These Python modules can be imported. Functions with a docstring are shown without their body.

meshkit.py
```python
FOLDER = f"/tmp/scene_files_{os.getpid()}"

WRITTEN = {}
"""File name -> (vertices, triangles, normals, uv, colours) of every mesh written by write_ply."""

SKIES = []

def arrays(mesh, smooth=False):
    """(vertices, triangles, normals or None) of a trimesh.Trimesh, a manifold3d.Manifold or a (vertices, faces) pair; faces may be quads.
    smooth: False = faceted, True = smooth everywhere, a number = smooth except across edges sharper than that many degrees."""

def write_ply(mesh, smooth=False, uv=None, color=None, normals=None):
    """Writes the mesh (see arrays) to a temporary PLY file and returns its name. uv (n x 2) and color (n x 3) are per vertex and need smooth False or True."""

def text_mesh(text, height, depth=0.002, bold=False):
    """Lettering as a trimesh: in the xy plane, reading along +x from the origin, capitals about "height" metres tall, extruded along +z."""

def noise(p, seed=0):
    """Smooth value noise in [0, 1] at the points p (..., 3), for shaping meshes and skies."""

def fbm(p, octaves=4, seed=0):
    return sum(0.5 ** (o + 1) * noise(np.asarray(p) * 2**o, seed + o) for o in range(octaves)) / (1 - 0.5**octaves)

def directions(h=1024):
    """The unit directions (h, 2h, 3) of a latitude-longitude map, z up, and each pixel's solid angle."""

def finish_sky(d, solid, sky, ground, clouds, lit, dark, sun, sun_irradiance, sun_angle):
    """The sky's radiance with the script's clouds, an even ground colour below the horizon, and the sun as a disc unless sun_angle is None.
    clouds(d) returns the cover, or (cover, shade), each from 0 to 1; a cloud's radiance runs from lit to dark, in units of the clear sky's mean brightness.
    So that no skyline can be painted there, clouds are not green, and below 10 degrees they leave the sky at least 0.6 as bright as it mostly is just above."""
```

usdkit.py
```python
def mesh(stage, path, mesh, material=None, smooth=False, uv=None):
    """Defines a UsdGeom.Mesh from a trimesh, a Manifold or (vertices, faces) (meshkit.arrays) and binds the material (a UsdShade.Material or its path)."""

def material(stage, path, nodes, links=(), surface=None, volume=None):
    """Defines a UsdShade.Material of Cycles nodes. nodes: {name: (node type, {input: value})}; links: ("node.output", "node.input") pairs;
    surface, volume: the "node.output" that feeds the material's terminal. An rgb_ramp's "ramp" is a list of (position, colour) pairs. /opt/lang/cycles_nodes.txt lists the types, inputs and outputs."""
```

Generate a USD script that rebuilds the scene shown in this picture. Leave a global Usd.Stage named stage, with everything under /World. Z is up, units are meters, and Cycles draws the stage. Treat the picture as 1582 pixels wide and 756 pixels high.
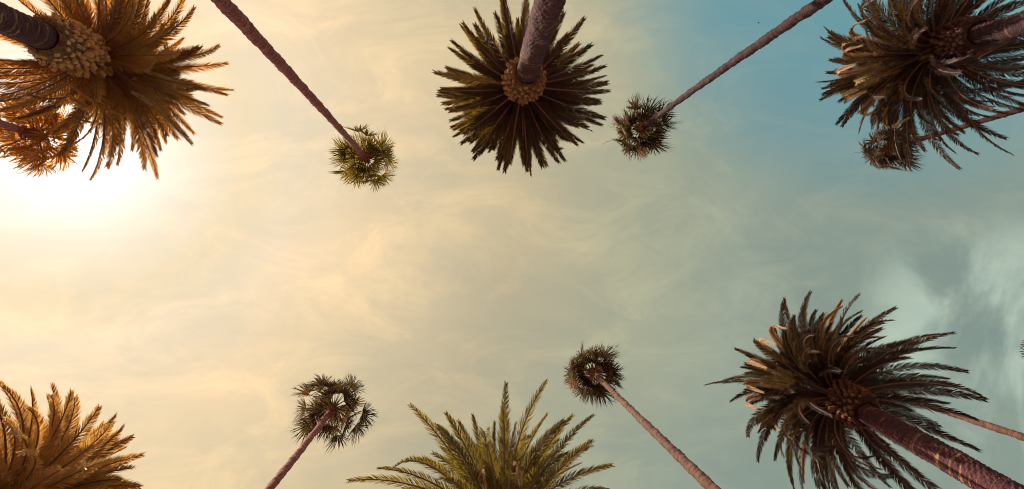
import math
import numpy as np
import trimesh
import usdkit
from meshkit import noise, fbm
from pxr import Gf, Sdf, Usd, UsdGeom, UsdLux, UsdShade

stage = Usd.Stage.CreateInMemory()
UsdGeom.SetStageUpAxis(stage, UsdGeom.Tokens.z)
UsdGeom.SetStageMetersPerUnit(stage, 1.0)
UsdGeom.Xform.Define(stage, "/World")
UsdGeom.Scope.Define(stage, "/World/Looks")
PI = math.pi
UP = np.array([0.0, 0.0, 1.0])


def unit(v):
    v = np.asarray(v, float)
    return v / np.maximum(np.linalg.norm(v, axis=-1, keepdims=True), 1e-12)


# ------------------------------------------------------------------ camera
EYE = np.array([0.0, 0.0, 1.6])              # a person standing in the road, looking up
FOCAL, CX, CY = 700.0, 791.0, 378.0          # in pixels of the 1582 x 756 photograph
zx, zy = (725.0 - CX) / FOCAL, (385.0 - CY) / FOCAL    # where the verticals meet
fz = 1 / math.sqrt(1 + zx * zx + zy * zy)
Rz, Dz = zx * fz, zy * fz
CR = np.array([math.sqrt(1 - Rz * Rz), 0.0, Rz])
dx = -Rz * Dz / CR[0]
CD = np.array([dx, math.sqrt(1 - dx * dx - Dz * Dz), Dz])
CF = np.cross(CR, CD)
cam = UsdGeom.Camera.Define(stage, "/World/camera")
cam.CreateHorizontalApertureAttr(36.0)
cam.CreateVerticalApertureAttr(36.0 * 489 / 1024)
cam.CreateFocalLengthAttr(36.0 * FOCAL / 1582.0)
cam.CreateClippingRangeAttr(Gf.Vec2f(0.05, 100000))
cam.CreateExposureAttr(0.83)
M = Gf.Matrix4d(*CR, 0, *(-CD), 0, *(-CF), 0, *EYE, 1)
cam.AddTransformOp().Set(M)


def ray(px, py):
    return unit((px - CX) / FOCAL * CR + (py - CY) / FOCAL * CD + CF)


def at(px, py, h):
    """The place at height h that the photograph shows at this pixel."""
    d = ray(px, py)
    return EYE + d * ((h - EYE[2]) / d[2])


# ------------------------------------------------------------------ sun and sky
SUN = ray(112, 226)
sun = UsdLux.DistantLight.Define(stage, "/World/sun")
sun.CreateIntensityAttr(0.95)
sun.CreateAngleAttr(0.53)
sun.CreateNormalizeAttr(True)
sun.CreateColorAttr(Gf.Vec3f(1.0, 0.86, 0.66))
zax = SUN
xax = unit(np.cross([0, 1.0, 0], zax))
yax = np.cross(zax, xax)
sun.AddTransformOp().Set(Gf.Matrix4d(*xax, 0, *yax, 0, *zax, 0, 0, 0, 0, 1))

CLOUDDIR = ray(1560, 560)
SKY = {
    "tc": ("texture_coordinate", {}),
    "sky": ("sky_texture", {"sky_type": "single_scattering", "sun_disc": False, "sun_elevation": math.asin(SUN[2]),
                            "sun_rotation": math.atan2(SUN[0], SUN[1]), "air_density": 1.0, "aerosol_density": 0.35, "ozone_density": 1.5}),
    "tint": ("mix", {"mix_type": "multiply", "fac": 1.0, "color2": (0.88, 1.34, 0.86)}),
    # angle from the sun: thin high cloud scatters forward, so the veil is bright and warm round the sun
    "dot": ("normal", {"direction": tuple(SUN)}),
    "acos": ("math", {"math_type": "arccosine"}),
    "ang": ("math", {"math_type": "divide", "value2": PI}),
    "veil": ("rgb_ramp", {"ramp": [
        (0.000, (2.8, 2.6, 2.4)), (0.020, (1.55, 1.40, 1.24)), (0.030, (1.22, 1.06, 0.90)), (0.042, (1.08, 0.88, 0.70)), (0.055, (1.04, 0.79, 0.57)),
        (0.075, (1.02, 0.74, 0.44)), (0.10, (1.00, 0.745, 0.48)), (0.15, (0.94, 0.675, 0.38)), (0.19, (0.77, 0.58, 0.33)),
        (0.25, (0.60, 0.470, 0.272)), (0.30, (0.485, 0.430, 0.268)), (0.335, (0.42, 0.405, 0.265)), (0.40, (0.31, 0.345, 0.262)),
        (0.50, (0.255, 0.30, 0.24)), (1.0, (0.255, 0.30, 0.24))]}),
    "gain": ("mix", {"mix_type": "multiply", "fac": 1.0, "color2": (6.0, 6.0, 6.0)}),
    # cloud noise on a high flat layer
    "sep": ("separate_xyz", {}),
    "zc": ("math", {"math_type": "maximum", "value2": 0.02}),
    "zd": ("math", {"math_type": "add", "value2": 0.12}),
    "u": ("math", {"math_type": "divide"}),
    "v": ("math", {"math_type": "divide"}),
    "uv": ("combine_xyz", {"z": 0.0}),
    "map1": ("mapping", {"rotation": (0, 0, 0.9), "scale": (1.0, 1.7, 1.0), "location": (3.1, 1.3, 0.0)}),
    "n1": ("noise_texture", {"scale": 1.5, "detail": 10.0, "roughness": 0.62, "distortion": 0.35}),
    "map2": ("mapping", {"rotation": (0, 0, 0.75), "scale": (1.0, 1.9, 1.0), "location": (7.7, 4.2, 0.0)}),
    "n2": ("noise_texture", {"scale": 4.2, "detail": 12.0, "roughness": 0.68, "distortion": 0.8}),
    "c1": ("map_range", {"range_type": "smoothstep", "from_min": 0.30, "from_max": 0.72, "to_min": 0.0, "to_max": 1.0, "clamp": True}),
    "c2": ("map_range", {"range_type": "smoothstep", "from_min": 0.42, "from_max": 0.70, "to_min": 0.0, "to_max": 1.0, "clamp": True}),
    "cc": ("math", {"math_type": "multiply_add", "value2": 0.45}),
    "c1s": ("math", {"math_type": "multiply", "value2": 0.55}),
    # one heavier bank of cloud at the right
    "bd": ("normal", {"direction": tuple(CLOUDDIR)}),
    "bm": ("map_range", {"range_type": "smoothstep", "from_min": 0.968, "from_max": 0.998, "to_min": 0.0, "to_max": 1.0, "clamp": True}),
    "map3": ("mapping", {"rotation": (0, 0, 0.25), "scale": (1.7, 1.0, 1.0), "location": (1.7, 9.2, 0.0)}),
    "n3": ("noise_texture", {"scale": 2.4, "detail": 9.0, "roughness": 0.55, "distortion": 0.7}),
    "c3": ("map_range", {"range_type": "smoothstep", "from_min": 0.42, "from_max": 0.62, "to_min": 0.0, "to_max": 1.0, "clamp": True}),
    "bank": ("math", {"math_type": "multiply"}),
    "lift": ("math", {"math_type": "multiply_add", "value2": 0.27, "value3": 0.90}),
    "lift2": ("math", {"math_type": "multiply_add", "value2": 0.9}),
    "liftc": ("combine_color", {}),
    "veil2": ("mix", {"mix_type": "multiply", "fac": 1.0}),
    "gd": ("normal", {"direction": tuple(ray(1350, -70))}),
    "gm": ("map_range", {"range_type": "smoothstep", "from_min": 0.905, "from_max": 0.995, "to_min": 0.78, "to_max": 0.06, "clamp": True}),
    "cov": ("math", {"math_type": "multiply_add", "value2": 0.22, "use_clamp": True}),
    "sum": ("mix", {"mix_type": "mix"}),
    "bg": ("background_shader", {"strength": 0.1}),
}
usdkit.material(stage, "/World/Looks/sky_look", SKY, [
    ("tc.generated", "sky.vector"), ("sky.color", "tint.color1"),
    ("tc.generated", "dot.normal"), ("dot.dot", "acos.value1"), ("acos.value", "ang.value1"), ("ang.value", "veil.fac"), ("veil.color", "gain.color1"),
    ("tc.generated", "sep.vector"), ("sep.z", "zc.value1"), ("zc.value", "zd.value1"),
    ("sep.x", "u.value1"), ("zd.value", "u.value2"), ("sep.y", "v.value1"), ("zd.value", "v.value2"), ("u.value", "uv.x"), ("v.value", "uv.y"),
    ("uv.vector", "map1.vector"), ("map1.vector", "n1.vector"), ("uv.vector", "map2.vector"), ("map2.vector", "n2.vector"),
    ("n1.fac", "c1.value"), ("n2.fac", "c2.value"), ("c1.result", "c1s.value1"), ("c2.result", "cc.value1"), ("c1s.value", "cc.value3"),
    ("tc.generated", "bd.normal"), ("bd.dot", "bm.value"), ("uv.vector", "map3.vector"), ("map3.vector", "n3.vector"), ("n3.fac", "c3.value"),
    ("bm.result", "bank.value1"), ("c3.result", "bank.value2"),
    ("cc.value", "lift.value1"), ("bank.value", "lift2.value1"), ("lift.value", "lift2.value3"),
    ("lift2.value", "liftc.r"), ("lift2.value", "liftc.g"), ("lift2.value", "liftc.b"),
    ("gain.color", "veil2.color1"), ("liftc.color", "veil2.color2"),
    ("tc.generated", "gd.normal"), ("gd.dot", "gm.value"), ("gm.result", "cov.value3"), ("cc.value", "cov.value1"), ("cov.value", "sum.fac"), ("tint.color", "sum.color1"), ("veil2.color", "sum.color2"),
    ("sum.color", "bg.color")], surface="bg.background")
dome = UsdLux.DomeLight.Define(stage, "/World/sky")
UsdShade.MaterialBindingAPI.Apply(dome.GetPrim()).Bind(UsdShade.Material.Get(stage, "/World/Looks/sky_look"))
dome.GetPrim().SetCustomDataByKey("kind", "structure")

# ------------------------------------------------------------------ helpers
taken = {}


def numbered(parent, name):
    k = taken.get((parent, name), 0)
    taken[(parent, name)] = k + 1
    return name if k == 0 else f"{name}_{k:03d}"


def obj(name, mesh, mat, parent="/World", smooth=False):
    path = f"{parent}/{numbered(parent, name)}"
    return str(usdkit.mesh(stage, path, mesh, mat, smooth=smooth).GetPath())


def tag(path, label=None, cat=None, group=None, kind=None):
    p = stage.GetPrimAtPath(path)
    for k, v in (("label", label), ("category", cat), ("group", group), ("kind", kind)):
        if v:
            p.SetCustomDataByKey(k, v)


def thing(name, loc):
    path = f"/World/{numbered('/World', name)}"
    UsdGeom.Xform.Define(stage, path).AddTranslateOp().Set(Gf.Vec3d(*map(float, loc)))
    return path


def tube(pts, rad, n, squash=None):
    """A round tube along pts; rad per point."""
    pts, rad = np.asarray(pts, float), np.broadcast_to(np.asarray(rad, float), len(pts))
    t = unit(np.gradient(pts, axis=0))
    ref = np.array([0.0, 0.0, 1.0]) if abs(t[:, 2]).mean() < 0.8 else np.array([1.0, 0.0, 0.0])
    a = unit(np.cross(t, ref))
    b = np.cross(t, a)
    th = np.arange(n) / n * 2 * PI
    v = pts[:, None] + rad[:, None, None] * (np.cos(th)[None, :, None] * a[:, None] + np.sin(th)[None, :, None] * b[:, None] * (1 if squash is None else squash))
    return grid_faces(v, closed=True, cap=True)


def grid_faces(v, closed=True, cap=False):
    m, n = v.shape[:2]
    i, j = np.meshgrid(np.arange(m - 1), np.arange(n if closed else n - 1), indexing="ij")
    q = np.stack([i * n + j, i * n + (j + 1) % n, (i + 1) * n + (j + 1) % n, (i + 1) * n + j], -1).reshape(-1, 4)
    f = np.vstack([q[:, [0, 1, 2]], q[:, [0, 2, 3]]])
    vv = v.reshape(-1, 3)
    if cap:
        c0, c1 = len(vv), len(vv) + 1
        vv = np.vstack([vv, v[0].mean(0), v[-1].mean(0)])
        k = np.arange(n)
        f = np.vstack([f, np.stack([np.full(n, c0), (k + 1) % n, k], 1), np.stack([np.full(n, c1), (m - 1) * n + k, (m - 1) * n + (k + 1) % n], 1)])
    return vv, f


def join(parts):
    vs, fs, n = [], [], 0
    for v, f in parts:
        vs.append(v)
        fs.append(np.asarray(f) + n)
        n += len(v)
    return np.vstack(vs), np.vstack(fs)


# ------------------------------------------------------------------ materials
def noisy(name, c1, c2, scale, rough=0.85, c3=None, bump=0.0, detail=6.0, dist=0.05, scale3=None, spec=0.25, stretch=1.0):
    """Two or three colours mingled by noise, with some relief."""
    n = {"g": ("geometry", {}), "n": ("noise_texture", {"scale": scale, "detail": detail, "roughness": 0.6}),
         "r": ("rgb_ramp", {"ramp": [(0.3, c1), (0.7, c2)]}),
         "p": ("principled_bsdf", {"roughness": rough, "specular_ior_level": spec})}
    n["mp"] = ("mapping", {"scale": (1.0, 1.0, stretch)})
    l = [("g.position", "mp.vector"), ("mp.vector", "n.vector"), ("n.fac", "r.fac")]
    col = "r.color"
    if c3:
        n["n3"] = ("noise_texture", {"scale": scale3 or scale * 0.3, "detail": 5.0, "roughness": 0.65})
        n["m3"] = ("map_range", {"range_type": "smoothstep", "from_min": 0.55, "from_max": 0.70, "to_min": 0.0, "to_max": 1.0, "clamp": True})
        n["x3"] = ("mix", {"color2": c3})
        l += [("mp.vector", "n3.vector"), ("n3.fac", "m3.value"), ("m3.result", "x3.fac"), (col, "x3.color1")]
        col = "x3.color"
    if bump:
        n["b"] = ("bump", {"strength": bump, "distance": dist})
        l += [("n.fac", "b.height"), ("b.normal", "p.normal")]
    l.append((col, "p.base_color"))
    return usdkit.material(stage, f"/World/Looks/{name}", n, l, surface="p.BSDF")


def leafy(name, dark, light, glow, trans=0.35, rough=0.45):
    """A leaf: two tones from leaf to leaf, and light that comes through."""
    n = {"o": ("object_info", {}), "g": ("geometry", {}), "n": ("noise_texture", {"scale": 1.7, "detail": 4.0, "roughness": 0.6}),
         "a": ("math", {"math_type": "multiply_add", "value2": 0.45}), "h": ("math", {"math_type": "multiply", "value2": 0.55}),
         "r": ("rgb_ramp", {"ramp": [(0.2, dark), (0.8, light)]}),
         "p": ("principled_bsdf", {"roughness": rough, "specular_ior_level": 0.28}),
         "t": ("translucent_bsdf", {"color": glow}), "q": ("math", {"math_type": "multiply_add", "value2": 1.5 * trans, "value3": 0.25 * trans}), "m": ("mix_closure", {})}
    l = [("g.position", "n.vector"), ("o.random", "a.value1"), ("n.fac", "h.value1"), ("h.value", "a.value3"), ("a.value", "r.fac"), ("r.color", "p.base_color"), ("a.value", "q.value1"), ("q.value", "m.fac"),
         ("p.BSDF", "m.closure1"), ("t.BSDF", "m.closure2")]
    return usdkit.material(stage, f"/World/Looks/{name}", n, l, surface="m.closure")


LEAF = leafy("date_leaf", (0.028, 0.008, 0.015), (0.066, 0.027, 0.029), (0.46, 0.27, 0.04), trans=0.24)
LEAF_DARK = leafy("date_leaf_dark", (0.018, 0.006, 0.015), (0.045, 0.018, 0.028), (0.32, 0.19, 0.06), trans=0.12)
LEAF_FLARE_GOLD = leafy("date_leaf_flare_gold", (0.34, 0.180, 0.085), (0.54, 0.33, 0.16), (0.88, 0.52, 0.16), trans=0.42)  # sun flare over the crown is painted into this golden leaf colour
LEAF_FLARE_BROWN = leafy("date_leaf_flare_brown", (0.11, 0.042, 0.025), (0.24, 0.110, 0.050), (0.75, 0.36, 0.07), trans=0.46)  # orange-brown tone carries the flare near the sun as leaf colour
LEAF_OLIVE = leafy("date_leaf_olive", (0.040, 0.020, 0.017), (0.095, 0.056, 0.028), (0.42, 0.29, 0.04), trans=0.30)
DRY_SUNLIT = leafy("dry_frond_sunlit", (0.50, 0.32, 0.20), (0.70, 0.49, 0.31), (0.6, 0.40, 0.20), trans=0.3, rough=0.7)  # pale tan of dried fronds with sunlight on their folds painted in
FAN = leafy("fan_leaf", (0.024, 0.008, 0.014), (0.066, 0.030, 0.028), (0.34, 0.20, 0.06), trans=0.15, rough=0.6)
FAN_OLIVE = leafy("fan_leaf_olive", (0.030, 0.011, 0.014), (0.10, 0.056, 0.024), (0.52, 0.35, 0.05), trans=0.30)
FAN_FLARE_GOLD = leafy("fan_leaf_flare_gold", (0.17, 0.058, 0.022), (0.32, 0.125, 0.035), (0.80, 0.34, 0.06), trans=0.45)  # warm flare in front of the sun, put into the blade colour
RIB = noisy("midrib", (0.13, 0.065, 0.050), (0.27, 0.16, 0.105), 3.0, rough=0.5)
PETIOLE = noisy("petiole", (0.10, 0.055, 0.03), (0.20, 0.12, 0.05), 4.0, rough=0.5)
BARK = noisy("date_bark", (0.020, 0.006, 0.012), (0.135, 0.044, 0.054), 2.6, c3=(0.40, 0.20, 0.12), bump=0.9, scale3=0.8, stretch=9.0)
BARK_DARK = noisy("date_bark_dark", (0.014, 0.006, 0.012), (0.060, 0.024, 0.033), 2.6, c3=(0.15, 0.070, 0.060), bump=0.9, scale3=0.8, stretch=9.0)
BOSS = noisy("boss_fibre", (0.055, 0.022, 0.015), (0.26, 0.13, 0.068), 9.0, bump=0.9, dist=0.06)
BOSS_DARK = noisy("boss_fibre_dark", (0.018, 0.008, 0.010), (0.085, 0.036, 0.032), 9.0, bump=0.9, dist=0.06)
STUB = noisy("cut_frond_stub", (0.26, 0.115, 0.055), (0.56, 0.31, 0.16), 4.0, bump=0.4, dist=0.02)
STUB_SUNGLOW = noisy("cut_frond_stub_sunglow", (0.38, 0.19, 0.085), (0.74, 0.44, 0.21), 4.0, bump=0.4, dist=0.02)  # brighter gold paints the glow of the sun onto the stubs
STUB_BROWN = noisy("cut_frond_stub_brown", (0.12, 0.048, 0.034), (0.34, 0.165, 0.095), 4.0, bump=0.4, dist=0.02)
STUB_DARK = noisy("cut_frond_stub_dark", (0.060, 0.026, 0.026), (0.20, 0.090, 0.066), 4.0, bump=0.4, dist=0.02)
FANBARK = noisy("fan_bark", (0.020, 0.007, 0.013), (0.070, 0.026, 0.032), 2.6, c3=(0.16, 0.070, 0.060), bump=0.7, scale3=0.7, stretch=7.0)
FANBARK_RED = noisy("fan_bark_red", (0.12, 0.028, 0.034), (0.40, 0.115, 0.10), 2.6, c3=(0.42, 0.17, 0.12), bump=0.7, scale3=0.7, stretch=6.0)
FANBARK_TAN = noisy("fan_bark_tan", (0.060, 0.026, 0.026), (0.21, 0.105, 0.078), 2.6, c3=(0.32, 0.18, 0.12), bump=0.7, scale3=0.7, stretch=6.0)
FANBASE = noisy("fan_leaf_base", (0.20, 0.07, 0.04), (0.36, 0.14, 0.07), 6.0, bump=0.5)
FLOWER = noisy("flower_stalk", (0.42, 0.20, 0.13), (0.58, 0.33, 0.22), 8.0)
ASPHALT = noisy("asphalt", (0.045, 0.043, 0.042), (0.075, 0.070, 0.066), 30.0, bump=0.3, dist=0.01)
CONCRETE = noisy("concrete", (0.36, 0.32, 0.27), (0.46, 0.41, 0.34), 3.0, bump=0.2, dist=0.01)
BOUNCE_GROUND = noisy("red_bounce_ground", (0.12, 0.056, 0.048), (0.20, 0.098, 0.080), 2.5, c3=(0.10, 0.075, 0.04), bump=0.6)  # red tint added to unseen ground so it bounces pinkish fill upward
PAINT = noisy("road_paint", (0.70, 0.66, 0.56), (0.8, 0.76, 0.66), 12.0)
FEATHER = noisy("feathers", (0.03, 0.03, 0.035), (0.06, 0.055, 0.06), 20.0)

# ------------------------------------------------------------------ ground
def slab(x0, x1, y0, y1, z0, z1):
    b = trimesh.creation.box([x1 - x0, y1 - y0, z1 - z0])
    b.apply_translation([(x0 + x1) / 2, (y0 + y1) / 2, (z0 + z1) / 2])
    return b


def sheet(x0, x1, y0, y1, z):
    return np.array([[x0, y0, z], [x1, y0, z], [x1, y1, z], [x0, y1, z]], float), np.array([[0, 1, 2], [0, 2, 3]])


FAR = 900.0
KT, KB = -4.4, 4.6                       # the kerb lines
tag(obj("ground", sheet(-FAR, FAR, -FAR, FAR, -0.13), BOUNCE_GROUND), "unseen ground out to the horizon beyond the street, tinted red to bounce pink light", "ground", kind="structure")
tag(obj("road", sheet(-FAR, FAR, KT, KB, -0.126), ASPHALT), "asphalt street running between the two rows of palms", "road", kind="structure")
for y0, y1, w in ((-17.0, KT - 0.2, "upper"), (KB + 0.2, 17.0, "lower")):
    tag(obj("verge", slab(-FAR, FAR, y0, y1, -0.2, 0.0), BOUNCE_GROUND), f"unseen verge tinted red to bounce pink light, under the {w} row of palms", "verge", kind="structure")
for y0, y1 in ((KT - 0.2, KT), (KB, KB + 0.2)):
    tag(obj("kerb", slab(-FAR, FAR, y0, y1, -0.2, 0.012), CONCRETE), "concrete kerb along the street", "kerb", kind="structure")
for y0, y1 in ((-15.0, -13.0), (13.0, 15.0)):
    tag(obj("pavement", slab(-FAR, FAR, y0, y1, -0.1, 0.02), CONCRETE), "concrete pavement behind the palms", "pavement", kind="structure")


# ------------------------------------------------------------------ date palms
def frond(rng, o, az, e0, L, droop, p=1.4, sway=0.0, roll=0.0, lmax=0.48, n=110, vee=24, kink=None, limp=0.25, width=0.027, fwd=(66, 32), start=0.10):
    """Leaflets and midrib of one feather frond, as two meshes."""
    s = np.linspace(0, 1, 27)
    e = e0 - droop * s ** p
    if kink:
        e = e - kink[1] * np.clip((s - kink[0]) / (0.10 if len(kink) < 3 else kink[2]), 0, 1)
    a = az + sway * s ** 1.5
    T = np.stack([np.cos(e) * np.cos(a), np.cos(e) * np.sin(a), np.sin(e)], 1)
    P = o + np.vstack([np.zeros(3), np.cumsum((T[1:] + T[:-1]) / 2 * (L / 26), 0)])
    S0 = np.stack([np.sin(a), -np.cos(a), np.zeros_like(a)], 1)
    N0 = np.cross(S0, T)
    rl = (roll * s)[:, None]
    S, N = S0 * np.cos(rl) + N0 * np.sin(rl), N0 * np.cos(rl) - S0 * np.sin(rl)
    m = 2 * n
    sg = np.tile([1.0, -1.0], n)
    si = start + (1 - start) * np.clip((np.repeat(np.arange(n), 2) + rng.uniform(0, 1.0, m)) / n, 0, 0.998)
    pick = lambda A: np.stack([np.interp(si, s, A[:, k]) for k in range(3)], 1)
    Pi, Ti, Si, Ni = pick(P), unit(pick(T)), unit(pick(S)), unit(pick(N))
    x = np.clip((si - 0.06) / 0.30, 0, 1)
    l = lmax * (0.30 + 0.70 * x) * (1 - 0.62 * np.clip((si - 0.5) / 0.5, 0, 1) ** 1.7) * rng.uniform(0.86, 1.1, m)
    f = np.radians(fwd[0] + (fwd[1] - fwd[0]) * si + rng.normal(0, 5, m))
    v = np.radians(vee + rng.normal(0, 11, m))
    d = unit(np.cos(f)[:, None] * Ti + np.sin(f)[:, None] * (np.cos(v)[:, None] * sg[:, None] * Si + np.sin(v)[:, None] * Ni))
    d2 = unit(d - limp * UP * rng.uniform(0.4, 1.6, m)[:, None] + 0.2 * Ti)
    w = unit(Ti - (Ti * d).sum(1)[:, None] * d)
    q = np.cross(d, w)
    ro = np.radians(rng.normal(0, 16, m))[:, None]
    w = w * np.cos(ro) + q * np.sin(ro)
    W = (width * rng.uniform(0.8, 1.15, m))[:, None]
    mid = Pi + d * (l * 0.5)[:, None]
    tip = mid + d2 * (l * 0.5)[:, None]
    V = np.stack([Pi - w * W * 0.35, Pi + w * W * 0.35, mid - w * W * 0.5, mid + w * W * 0.5, tip], 1).reshape(-1, 3)
    F = (np.arange(m)[:, None, None] * 5 + np.array([[0, 1, 3], [0, 3, 2], [2, 3, 4]])[None]).reshape(-1, 3)
    k = np.r_[0:27:2]
    rib = tube(P[k], 0.034 * (1 - s[k]) ** 0.7 + 0.008, 5)
    return (V, F), rib


def trunk_mesh(axis, r, seed, nth=84, step=0.05, amp=0.042, flare=0.35):
    """A date palm's trunk: rows of curved leaf scars whose lower lips stand proud."""
    h = axis[-1][2]
    nz = int(h / step)
    z = np.linspace(-0.05, h, nz)
    ax = np.stack([np.interp(z, [a[2] for a in axis], [a[k] for a in axis]) for k in range(2)], 1)
    th = np.arange(nth) / nth * 2 * PI
    Z, TH = np.meshgrid(z, th, indexing="ij")
    p3 = np.stack([np.cos(TH) * 2.2, np.sin(TH) * 2.2, Z * 2.5], -1)
    wob = fbm(p3, 4, seed) - 0.5
    v = Z / 0.105 + 0.55 * np.abs(np.sin(TH * 6.5 + np.floor(Z / 0.105) * 1.3)) + 0.9 * wob
    saw = v - np.floor(v)
    big = fbm(np.stack([np.cos(TH) * 1.1, np.sin(TH) * 1.1, Z * 0.55], -1), 3, seed + 9) - 0.5
    R = r * (1 + flare * np.exp(-np.maximum(Z, 0) / 0.9)) + amp * (saw ** 1.5 - 0.4) + 0.16 * r * 2 * big + 0.05 * wob
    V = np.stack([ax[:, 0][:, None] + R * np.cos(TH), ax[:, 1][:, None] + R * np.sin(TH), Z], -1)
    return grid_faces(V, closed=True, cap=True)


def boss_profile(t, r0, R, top):
    """Radius of the boss of old frond bases at t (0 at its under edge, 1 at its top)."""
    return np.interp(t, [0.0, 0.02, 0.08, 0.18, 0.40, 0.65, 0.85, 1.0], [r0 * 0.9, R * 0.78, R * 0.90, R * 0.98, R, R * 0.93, R * 0.80, top])


def stub_mesh(rng, w, h, l):
    """One cut frond base: a flattened, slightly keeled block with a rough rounded end, along +x."""
    n = 8
    th = np.arange(n) / n * 2 * PI + 0.2
    rings = []
    for x, k in ((-0.25 * l, 1.15), (0.55 * l, 1.0), (0.9 * l, 0.88), (1.0 * l, 0.55)):
        rr = 1 + rng.normal(0, 0.07, n)
        y, z = w / 2 * k * np.sign(np.cos(th)) * np.abs(np.cos(th)) ** 0.8 * rr, h / 2 * k * np.sign(np.sin(th)) * np.abs(np.sin(th)) ** 0.8 * rr
        rings.append(np.stack([np.full(n, x) + rng.normal(0, 0.03 * l, n), y, z - 0.15 * h * (np.abs(y) / (w / 2)) ** 2], 1))
    return grid_faces(np.array(rings), closed=True, cap=True)


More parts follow.
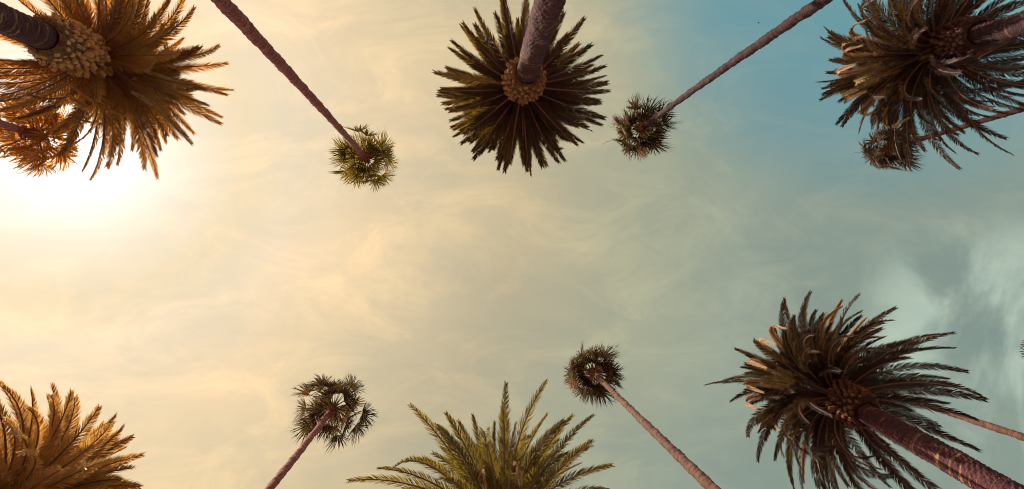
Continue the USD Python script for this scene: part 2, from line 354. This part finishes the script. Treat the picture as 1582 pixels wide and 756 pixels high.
def date_palm(label, shoulder, lower, r=0.385, boss_len=3.2, boss_r=0.66, n=136, length=3.9, e_low=4, e_high=86, droop=52, seed=1, leaf=None, bark=None, boss_looks=None,
              single_stubs=300, sunlit_dry=(), lmax=0.47, group="date palms along the street", stub_pitch=1.0, lw=0.027, fwd=(60, 28), vary=1.0, boost=(0.0, 0.0), nl=185, tag_extra=None, lean=(0.0, 0.0)):
    rng = np.random.default_rng(seed)
    leaf, looks = leaf or LEAF, boss_looks or (BOSS, STUB)
    S, Lo = np.asarray(shoulder), np.asarray(lower)
    base = Lo + (Lo - S) * (Lo[2] / (S[2] - Lo[2]))
    root = thing("date_palm", (base[0], base[1], 0))
    tag(root, label, "palm tree", group)
    o = np.array([base[0], base[1], 0.0])
    S = S - o
    up = unit(np.array([lean[0] + (S[0] / S[2]), lean[1] + (S[1] / S[2]), 1.0]))
    trunk = trunk_mesh([(0, 0, -0.05), tuple(S + up * 0.5)], r, seed)
    obj("trunk", trunk, bark or BARK, root, smooth=50)
    xa = unit(np.cross(up, [0.0, 1.0, 0.0]))
    ya = np.cross(up, xa)
    # boss
    t = np.r_[0.0, 0.01, 0.025, np.linspace(0.05, 1, 60)]
    th = np.arange(72) / 72 * 2 * PI
    TT, TH = np.meshgrid(t, th, indexing="ij")
    nz = fbm(np.stack([np.cos(TH) * 5, np.sin(TH) * 5, TT * boss_len * 5], -1), 4, seed + 3) - 0.5
    R = boss_profile(TT, r, boss_r, boss_r * 0.55) * (1 + 0.20 * nz)
    dip = 0.10 * (fbm(np.stack([np.cos(TH) * 3, np.sin(TH) * 3, TT * 0], -1), 3, seed + 5) - 0.5) * np.exp(-TT * 20)
    V = S + (R * np.cos(TH))[..., None] * xa + (R * np.sin(TH))[..., None] * ya + (np.where(TT == 0, 0.16, TT * boss_len) + dip)[..., None] * up
    boss = obj("frond_boss", grid_faces(V, closed=True, cap=True), looks[0], root, smooth=50)
    # stubs on it, spiralling as the fronds grew
    zs, k, hgt = [], 0, 0.05
    pitch = 0.044 * stub_pitch ** 2
    while hgt < 1.0:
        zs.append((hgt, k * 2.39996))
        k += 1
        hgt += pitch / (2 * PI * boss_r) / boss_len * 1.0
    got = []
    for hgt, a in zs:
        if rng.random() < 0.10:
            continue
        a, hgt = a + rng.normal(0, 0.035), hgt + rng.normal(0, 0.008)
        low = np.clip(hgt / 0.30, 0, 1)
        w, h_, l_ = 0.165 * rng.uniform(0.65, 1.12), 0.145 * rng.uniform(0.7, 1.15), 0.04 + 0.15 * low ** 1.8 * rng.uniform(0.4, 1.5) + 0.08 * hgt
        rr = float(boss_profile(hgt, r, boss_r, boss_r * 0.55))
        radial = math.cos(a) * xa + math.sin(a) * ya
        tilt = math.radians(-14 + 26 * hgt + rng.normal(0, 11))
        ax = unit(radial * math.cos(tilt) + up * math.sin(tilt))
        sy = np.cross(up, radial)
        sz = np.cross(ax, sy)
        sp = rng.normal(0, 0.25)
        sy, sz = sy * math.cos(sp) + sz * math.sin(sp), sz * math.cos(sp) - sy * math.sin(sp)
        v, f = stub_mesh(rng, w, h_, l_)
        pos = S + radial * (rr - 0.03) + up * (hgt * boss_len)
        v = pos + v[:, :1] * ax + v[:, 1:2] * sy + v[:, 2:3] * sz
        eye = unit(EYE - (o + pos))
        got.append((float(eye @ unit(radial - 0.3 * up)), (v, f)))
    got.sort(key=lambda g: -g[0])
    for _, m in got[:single_stubs]:
        obj("frond_stub", m, looks[1], boss, smooth=40)
    rest = [m for _, m in got[single_stubs:]]
    if rest:
        tag(obj("frond_stub_rest", join(rest), looks[1], boss, smooth=40), kind="stuff")
    # loose fibre that hangs about the boss
    fib = []
    for q in range(110):
        a, hgt = rng.uniform(0, 2 * PI), rng.uniform(0.0, 0.9) ** 1.6
        radial = math.cos(a) * xa + math.sin(a) * ya
        p0 = S + radial * (float(boss_profile(hgt, r, boss_r, boss_r * 0.55)) + 0.02) + up * (hgt * boss_len)
        d0 = unit(radial * rng.uniform(0.1, 0.8) + rng.normal(0, 0.5, 3))
        L0 = rng.uniform(0.12, 0.40)
        fib.append(tube([p0, p0 + d0 * L0 * 0.6, p0 + d0 * L0 - UP * L0 * 0.35], [0.016, 0.011, 0.004], 3))
    tag(obj("loose_fibre", join(fib), looks[0], boss), kind="stuff")
    # fronds
    for i in range(n):
        u = i / (n - 1)
        a = i * 2.39996 + rng.normal(0, 0.10)
        e0 = math.radians(e_low + (e_high - e_low) * u ** 1.15 + rng.normal(0, 6.0 * vary))
        rr = boss_r * (0.72 - 0.55 * u)
        oo = S + (rr * math.cos(a)) * xa + (rr * math.sin(a)) * ya + up * (boss_len * 0.80 + (0.20 * boss_len + 0.70) * u)
        Lk = length * (1 + vary * rng.uniform(-0.16, 0.10)) * (1.07 - 0.30 * max(0, (u - 0.45) / 0.55)) * (1 + boost[1] * max(0.0, math.cos(a - boost[0]))) * (1 + 0.14 * vary * math.sin(a * 2 + seed) * math.sin(a * 3 + 2.1 * seed))
        dr = math.radians(droop * rng.uniform(0.75, 1.3) * (1.0 - 0.25 * u))
        lm, rm = frond(rng, oo, a, e0, Lk, dr, p=rng.uniform(1.2, 1.8), sway=rng.normal(0, 0.17 * vary), roll=rng.normal(0, 0.6), lmax=lmax * rng.uniform(0.85, 1.1), n=nl, kink=(rng.uniform(0.5, 0.8), rng.uniform(0.5, 1.5)) if rng.random() < 0.07 else None, vee=rng.uniform(14, 34), width=lw, fwd=fwd)
        fr = obj("frond", lm, leaf, root)
        obj("midrib", rm, RIB, fr)
    for (a, e0, Lk, dr, kk) in sunlit_dry:
        oo = S + (boss_r * 0.5 * math.cos(a)) * xa + (boss_r * 0.5 * math.sin(a)) * ya + up * (boss_len * 0.95 + 0.2)
        lm, rm = frond(rng, oo, a, math.radians(e0), Lk, math.radians(dr), p=1.3, sway=rng.normal(0, 0.15), roll=rng.uniform(-0.7, 0.7), lmax=lmax * 0.85, n=nl, vee=8, kink=kk and (kk[0] - 0.08, kk[1], 0.24), limp=0.35, width=0.030, fwd=(48, 22), start=0.30)
        fr = obj("frond", lm, DRY_SUNLIT, root)
        tag(fr, "dried frond folded over and hanging, sunlight painted into its pale tan")
        obj("midrib", rm, RIB, fr)
    return root


DATE = [
    dict(label="date palm with a long pale golden boss of stubs, fronds glowing before the sun", shoulder=at(62, 54, 16.6), lower=at(0, 28, 15.0), boss_len=3.5, boss_r=0.68, length=4.2, seed=11, leaf=LEAF_FLARE_BROWN, boss_looks=(BOSS, STUB_SUNGLOW), e_low=-4,
         sunlit_dry=[(0.25, 36, 4.4, 25, (0.60, 2.2)), (0.75, 40, 4.4, 25, (0.58, 2.1)), (0.0, 42, 4.4, 25, (0.58, 2.2)), (0.5, 30, 4.2, 20, (0.62, 2.3))]),
    dict(label="date palm seen straight from below, round crown of dark spokes about its ringed trunk", shoulder=at(814, 112, 18.2), lower=at(849, 0, 13.3), boss_len=1.7, boss_r=0.66, length=3.65, seed=12, e_low=3, droop=34, vary=0.30, n=186, lmax=0.48),
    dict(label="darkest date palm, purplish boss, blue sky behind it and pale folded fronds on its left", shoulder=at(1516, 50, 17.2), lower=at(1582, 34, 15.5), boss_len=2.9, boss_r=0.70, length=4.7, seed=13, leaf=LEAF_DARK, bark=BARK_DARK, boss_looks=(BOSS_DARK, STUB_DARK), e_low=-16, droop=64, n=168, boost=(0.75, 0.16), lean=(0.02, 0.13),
         sunlit_dry=[(2.55, 38, 5.0, 8, (0.72, 2.3)), (3.0, 42, 5.1, 8, (0.70, 2.3)), (2.2, 36, 4.9, 10, (0.72, 2.2)), (3.45, 40, 5.0, 10, (0.70, 2.3)), (3.8, 34, 4.8, 12, (0.72, 2.1)), (1.9, 30, 4.9, 10, (0.72, 2.2)), (2.8, 50, 5.2, 12, (0.68, 2.1)), (3.2, 28, 4.7, 10, (0.76, 2.3)), (2.75, 20, 4.6, 10, (0.76, 2.2))]),
    dict(label="golden brown date palm crown below the sun glow, its trunk out of the picture", shoulder=at(-105, 842, 13.6), lower=at(-240, 907, 11.4), boss_len=2.6, boss_r=0.66, length=4.0, droop=76, n=150, vary=0.6, seed=14, leaf=LEAF_FLARE_GOLD, single_stubs=0,
         sunlit_dry=[(5.2, 20, 3.2, 30, (0.55, 2.0)), (5.8, 25, 3.2, 30, (0.6, 2.0))]),
    dict(label="olive green date palm crown with loose upright fronds, its trunk out of the picture", shoulder=at(784, 910, 13.0), lower=at(798, 1045, 10.4), boss_len=2.4, boss_r=0.64, length=4.9, seed=15, leaf=LEAF_OLIVE, single_stubs=0, nl=150, n=104, e_low=2, droop=74, lw=0.024, fwd=(56, 24),
         sunlit_dry=[(4.4, 40, 3.6, 25, (0.6, 2.2)), (5.1, 45, 3.6, 25, (0.62, 2.2))]),
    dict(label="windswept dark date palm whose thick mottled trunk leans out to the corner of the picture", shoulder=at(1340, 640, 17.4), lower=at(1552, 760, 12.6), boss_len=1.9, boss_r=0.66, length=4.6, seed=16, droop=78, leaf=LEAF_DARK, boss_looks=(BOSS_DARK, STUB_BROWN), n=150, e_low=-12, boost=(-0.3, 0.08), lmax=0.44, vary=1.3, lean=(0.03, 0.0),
         sunlit_dry=[(4.2, 38, 5.0, 12, (0.70, 2.0)), (5.5, 36, 4.6, 50, None), (5.15, 42, 4.8, 60, None), (4.9, 30, 4.7, 45, (0.66, 0.8)), (3.6, 40, 5.0, 10, (0.68, 2.2)), (3.2, 34, 4.9, 10, (0.70, 2.2)), (2.8, 40, 5.0, 10, (0.70, 2.2)), (1.5, 8, 4.5, 50, None), (2.1, 12, 4.4, 60, None), (3.9, 46, 5.1, 10, (0.68, 2.2)), (2.5, 30, 4.4, 25, (0.62, 1.6)), (0.45, 0, 5.2, 40, None)]),
]
for d in DATE:
    date_palm(**d)


# ------------------------------------------------------------------ fan palms
def fan_blade(rng, o, T, S, N, size, nseg=25, spread=106, bend=0.7, fray=0.8):
    """A pleated fan: segments joined in their inner part, free, narrow and drooping in the outer."""
    V, F = [], []
    ph = np.radians(np.linspace(-spread, spread, nseg))
    half = (ph[1] - ph[0]) / 2
    for i, p in enumerate(ph):
        l = size * (1 - 0.30 * (abs(p) / 2.3) ** 2) * rng.uniform(0.85, 1.1)
        split = 0.40 + rng.normal(0, 0.05)
        sag = bend * rng.uniform(0.6, 1.4)

        def pt(q, rr, lift=0.0):
            c = T * math.cos(q) + S * math.sin(q)
            fold = 0.62 * abs(math.sin(q * 0.5)) * rr                      # the fan's own hollow
            return o + c * rr + N * (lift + fold) - UP * (sag * (rr / size) ** 2.2 * size * 0.55)
        k = len(V)
        tw = rng.normal(0, 0.08)
        V += [o, pt(p - half, l * split), pt(p, l * split, 0.035 * size), pt(p + half, l * split),
              pt(p + tw - half * 0.45, l * 0.76), pt(p + tw, l * 0.78, 0.015), pt(p + tw + half * 0.45, l * 0.76), pt(p + 2.2 * tw, l)]
        F += [[k, k + 1, k + 2], [k, k + 2, k + 3], [k + 1, k + 4, k + 5], [k + 1, k + 5, k + 2], [k + 2, k + 5, k + 6], [k + 2, k + 6, k + 3], [k + 4, k + 7, k + 5], [k + 5, k + 7, k + 6]]
        if rng.random() < fray:                                             # a thread or split end
            k = len(V)
            q = p + rng.normal(0, 0.12)
            V += [pt(p - half * 0.2, l * 0.7), pt(p + half * 0.2, l * 0.7), pt(q, l * rng.uniform(1.05, 1.22))]
            F += [[k, k + 1, k + 2]]
    return np.array(V), np.array(F)


def fan_trunk(pts, r_top, r_mid, seed, nth=28, step=0.09):
    pts = np.asarray(pts, float)
    h = pts[-1][2]
    nz = int(h / step)
    z = np.linspace(-0.05, h, nz)
    c = [np.polyfit(pts[:, 2], pts[:, k], min(2, len(pts) - 1)) for k in range(2)]
    ax = np.stack([np.polyval(c[k], z) for k in range(2)], 1)
    th = np.arange(nth) / nth * 2 * PI
    Z, TH = np.meshgrid(z, th, indexing="ij")
    wob = fbm(np.stack([np.cos(TH) * 1.3, np.sin(TH) * 1.3, Z * 2.2], -1), 4, seed) - 0.5
    ring = Z / 0.30 + 0.5 * wob
    saw = ring - np.floor(ring)
    prof = np.interp(z, [0, 0.6, 2.5, h * 0.5, h * 0.85, h], [r_mid * 1.9, r_mid * 1.5, r_mid * 1.15, r_mid, r_top * 0.95, r_top * 1.15])
    R = prof[:, None] + 0.026 * (saw - 0.5) + 0.085 * wob
    V = np.stack([ax[:, 0][:, None] + R * np.cos(TH), ax[:, 1][:, None] + R * np.sin(TH), Z], -1)
    return grid_faces(V, closed=True, cap=True)


def fan_palm(label, top, lower, seed, n=30, petiole=1.0, size=0.95, leaf=None, bark=None, bow=0.0, r=0.15, clusters=(), stalks=4, group="fan palms along the street"):
    rng = np.random.default_rng(seed)
    leaf = leaf or FAN
    A, Lo = np.asarray(top), np.asarray(lower)
    base = Lo + (Lo - A) * (Lo[2] / (A[2] - Lo[2]))
    root = thing("fan_palm", (base[0], base[1], 0))
    tag(root, label, "palm tree", group)
    o = np.array([base[0], base[1], 0.0])
    A = A - o
    mid = A * 0.5 + np.array([bow, bow * 0.6, 0.0])
    obj("trunk", fan_trunk([(0, 0, 0), mid, A], r, r * 1.12, seed), bark or FANBARK, root, smooth=50)
    # the tuft of old leaf bases at the top
    head = []
    for k in range(26):
        a, h = k * 2.39996, -0.45 + 0.035 * k
        ax = unit([math.cos(a), math.sin(a), 0.9 + rng.normal(0, 0.2)])
        p0 = A + np.array([math.cos(a) * r * 0.8, math.sin(a) * r * 0.8, h])
        head.append(tube([p0, p0 + ax * 0.16, p0 + ax * rng.uniform(0.26, 0.42)], [0.085, 0.065, 0.03], 6))
    core = trimesh.creation.icosphere(2, 1.0)
    cv = core.vertices * [r * 1.25, r * 1.25, 0.55] + A + [0, 0, 0.1]
    obj("crown_base", join(head + [(cv, core.faces)]), FANBASE, root, smooth=40)
    for i in range(n):
        u = i / (n - 1)
        a = i * 2.39996 + rng.normal(0, 0.12)
        e0 = math.radians(-26 + 100 * u ** 0.9 + rng.normal(0, 9))
        pl = petiole * (rng.uniform(0.80, 1.20) if rng.random() < 0.60 else rng.uniform(0.35, 0.80)) * (1 - 0.3 * max(0, u - 0.6) / 0.4)
        s = np.linspace(0, 1, 6)
        e = e0 - math.radians(rng.uniform(12, 30)) * s ** 1.5
        T = np.stack([np.cos(e) * math.cos(a), np.cos(e) * math.sin(a), np.sin(e)], 1)
        P = A + np.array([0.10 * math.cos(a), 0.10 * math.sin(a), 0.15 + 0.45 * u]) + np.vstack([np.zeros(3), np.cumsum((T[1:] + T[:-1]) / 2 * pl / 5, 0)])
        Te = T[-1]
        S = np.array([math.sin(a), -math.cos(a), 0.0])
        N = np.cross(S, Te)
        rl = rng.normal(0, 0.45)
        S, N = S * math.cos(rl) + N * math.sin(rl), N * math.cos(rl) - S * math.sin(rl)
        dip = math.radians(rng.uniform(5, 55))
        Tb = unit(Te * math.cos(dip) - N * math.sin(dip))
        Nb = np.cross(S, Tb)
        lf = obj("leaf", fan_blade(rng, P[-1], Tb, S, Nb, size * rng.uniform(0.85, 1.12), bend=rng.uniform(0.4, 1.0)), leaf, root)
        obj("petiole", tube(P, np.linspace(0.032, 0.016, 6), 5), PETIOLE, lf)
    for k in range(stalks):                                                # bare fruiting stalks that stick out past the leaves
        a = rng.uniform(0, 2 * PI)
        s = np.linspace(0, 1, 9)
        L = rng.uniform(1.9, 2.7)
        e = math.radians(rng.uniform(0, 35)) - math.radians(rng.uniform(30, 75)) * s ** 1.6
        az = a + rng.normal(0, 0.2) * s
        T = np.stack([np.cos(e) * np.cos(az), np.cos(e) * np.sin(az), np.sin(e)], 1)
        P = A + np.array([0, 0, 0.2]) + np.vstack([np.zeros(3), np.cumsum((T[1:] + T[:-1]) / 2 * L / 8, 0)])
        parts = [tube(P, np.linspace(0.022, 0.008, 9), 4)]
        for j in range(7):
            q = P[rng.integers(4, 9)]
            dd = unit(rng.normal(0, 1, 3) + np.array([math.cos(a), math.sin(a), -0.6]))
            parts.append(tube([q, q + dd * 0.15, q + dd * 0.27 - UP * 0.05], [0.009, 0.007, 0.004], 3))
        obj("fruit_stalk", join(parts), PETIOLE, root)
    for (a, rad, e0) in clusters:                                          # a full pinkish flower cluster
        parts = []
        c0 = A + np.array([math.cos(a) * rad * 0.5, math.sin(a) * rad * 0.5, 0.25])
        c1 = A + np.array([math.cos(a) * rad, math.sin(a) * rad, e0])
        parts.append(tube([A + [0, 0, 0.2], c0 + [0, 0, 0.15], c1], [0.03, 0.025, 0.012], 5))
        for j in range(170):
            q = c1 + rng.normal(0, 1, 3) * [0.17, 0.17, 0.20]
            dd = unit(rng.normal(0, 1, 3) + [0, 0, -0.7]) * rng.uniform(0.08, 0.2)
            parts.append(tube([q, q + dd * 0.5, q + dd], [0.014, 0.016, 0.006], 3))
        tag(obj("flower_cluster", join(parts), FLOWER, root), "hanging pinkish flower cluster")
    return root


FANS = [
    dict(label="slim fan palm left of centre, airy ring of leaves on a long red brown trunk", top=at(563, 242, 29.5), lower=at(334, 0, 13.0), seed=52, n=34, bow=0.25, stalks=0, leaf=FAN_OLIVE, bark=FANBARK_RED, petiole=1.25, size=0.95),
    dict(label="fan palm with an orange flower cluster, right of the round date palm", top=at(993, 197, 30.0), lower=at(1293, 0, 13.6), seed=32, n=34, petiole=1.15, size=0.98, bow=-0.2, stalks=6, clusters=[(1.65, 1.75, -0.35), (3.35, 1.7, 0.1)]),
    dict(label="ragged fan palm with its reddish trunk reaching down to the lower left", top=at(512, 634, 29.5), lower=at(403, 757, 18.8), seed=33, n=33, petiole=1.42, size=0.95, bow=0.2, stalks=1, bark=FANBARK_RED),
    dict(label="fan palm with pink flowers on its left and a pale trunk, above the windswept palm", top=at(918, 577, 30.0), lower=at(1108, 757, 14.7), seed=46, n=34, petiole=1.15, size=0.95, bow=-0.25, bark=FANBARK_TAN, stalks=3, clusters=[(2.75, 1.55, -0.2)]),
    dict(label="glowing orange fan palm right before the sun, half hidden by golden date fronds", top=at(46, 206, 26.0), lower=at(-30, 180, 22.0), seed=35, n=34, petiole=1.15, size=1.05, leaf=FAN_FLARE_GOLD, stalks=1, bark=FANBARK_RED),
    dict(label="fan palm peeping out from behind the darkest date palm, below its fronds", top=at(1379, 228, 29.0), lower=at(1582, 168, 22.3), seed=36, n=30, petiole=1.05, stalks=2),
    dict(label="fan palm behind the windswept palm, only its thin trunk showing at right", top=at(1292, 580, 29.5), lower=at(1582, 676, 19.0), seed=37, n=24, petiole=0.8, size=0.8, stalks=0, r=0.15, bark=FANBARK_TAN),
    dict(label="fan palm outside the right edge, one leaf tip of it poking into the picture", top=at(1637, 546, 29.0), lower=at(1760, 575, 24.0), seed=38, n=28, petiole=0.95, size=0.9, stalks=0),
]
for d in FANS:
    fan_palm(**d)

# ------------------------------------------------------------------ bird
B = at(1172, 35, 62.0)
bird = thing("bird", B)
bs = np.linspace(-1, 1, 11)
body = tube([(0, y * 0.13, 0) for y in bs], 0.03 * np.sqrt(np.clip(1 - bs ** 2, 0.02, 1)) * np.where(bs > 0.5, 0.9, 1), 8)
wing = []
for sx in (-1, 1):
    v = np.array([[0.02 * sx, -0.05, 0.005], [0.02 * sx, 0.04, 0.005], [0.09 * sx, -0.03, 0.03], [0.09 * sx, 0.06, 0.03], [0.17 * sx, 0.06, 0.015]])
    top = np.array([[0, 1, 3], [0, 3, 2], [2, 3, 4]])
    wing.append((np.vstack([v, v - [0, 0, 0.006]]), np.vstack([top, top[:, ::-1] + 5])))
tail = (np.array([[-0.012, 0.11, 0], [0.012, 0.11, 0], [0.03, 0.19, 0], [-0.03, 0.19, 0], [0, 0.15, 0.008]], float), np.array([[0, 1, 4], [1, 2, 4], [2, 3, 4], [3, 0, 4], [0, 2, 1], [0, 3, 2]]))
obj("body", join([body] + wing + [tail]), FEATHER, bird, smooth=40)
tag(bird, "tiny dark bird flying high in the blue part of the sky", "bird")
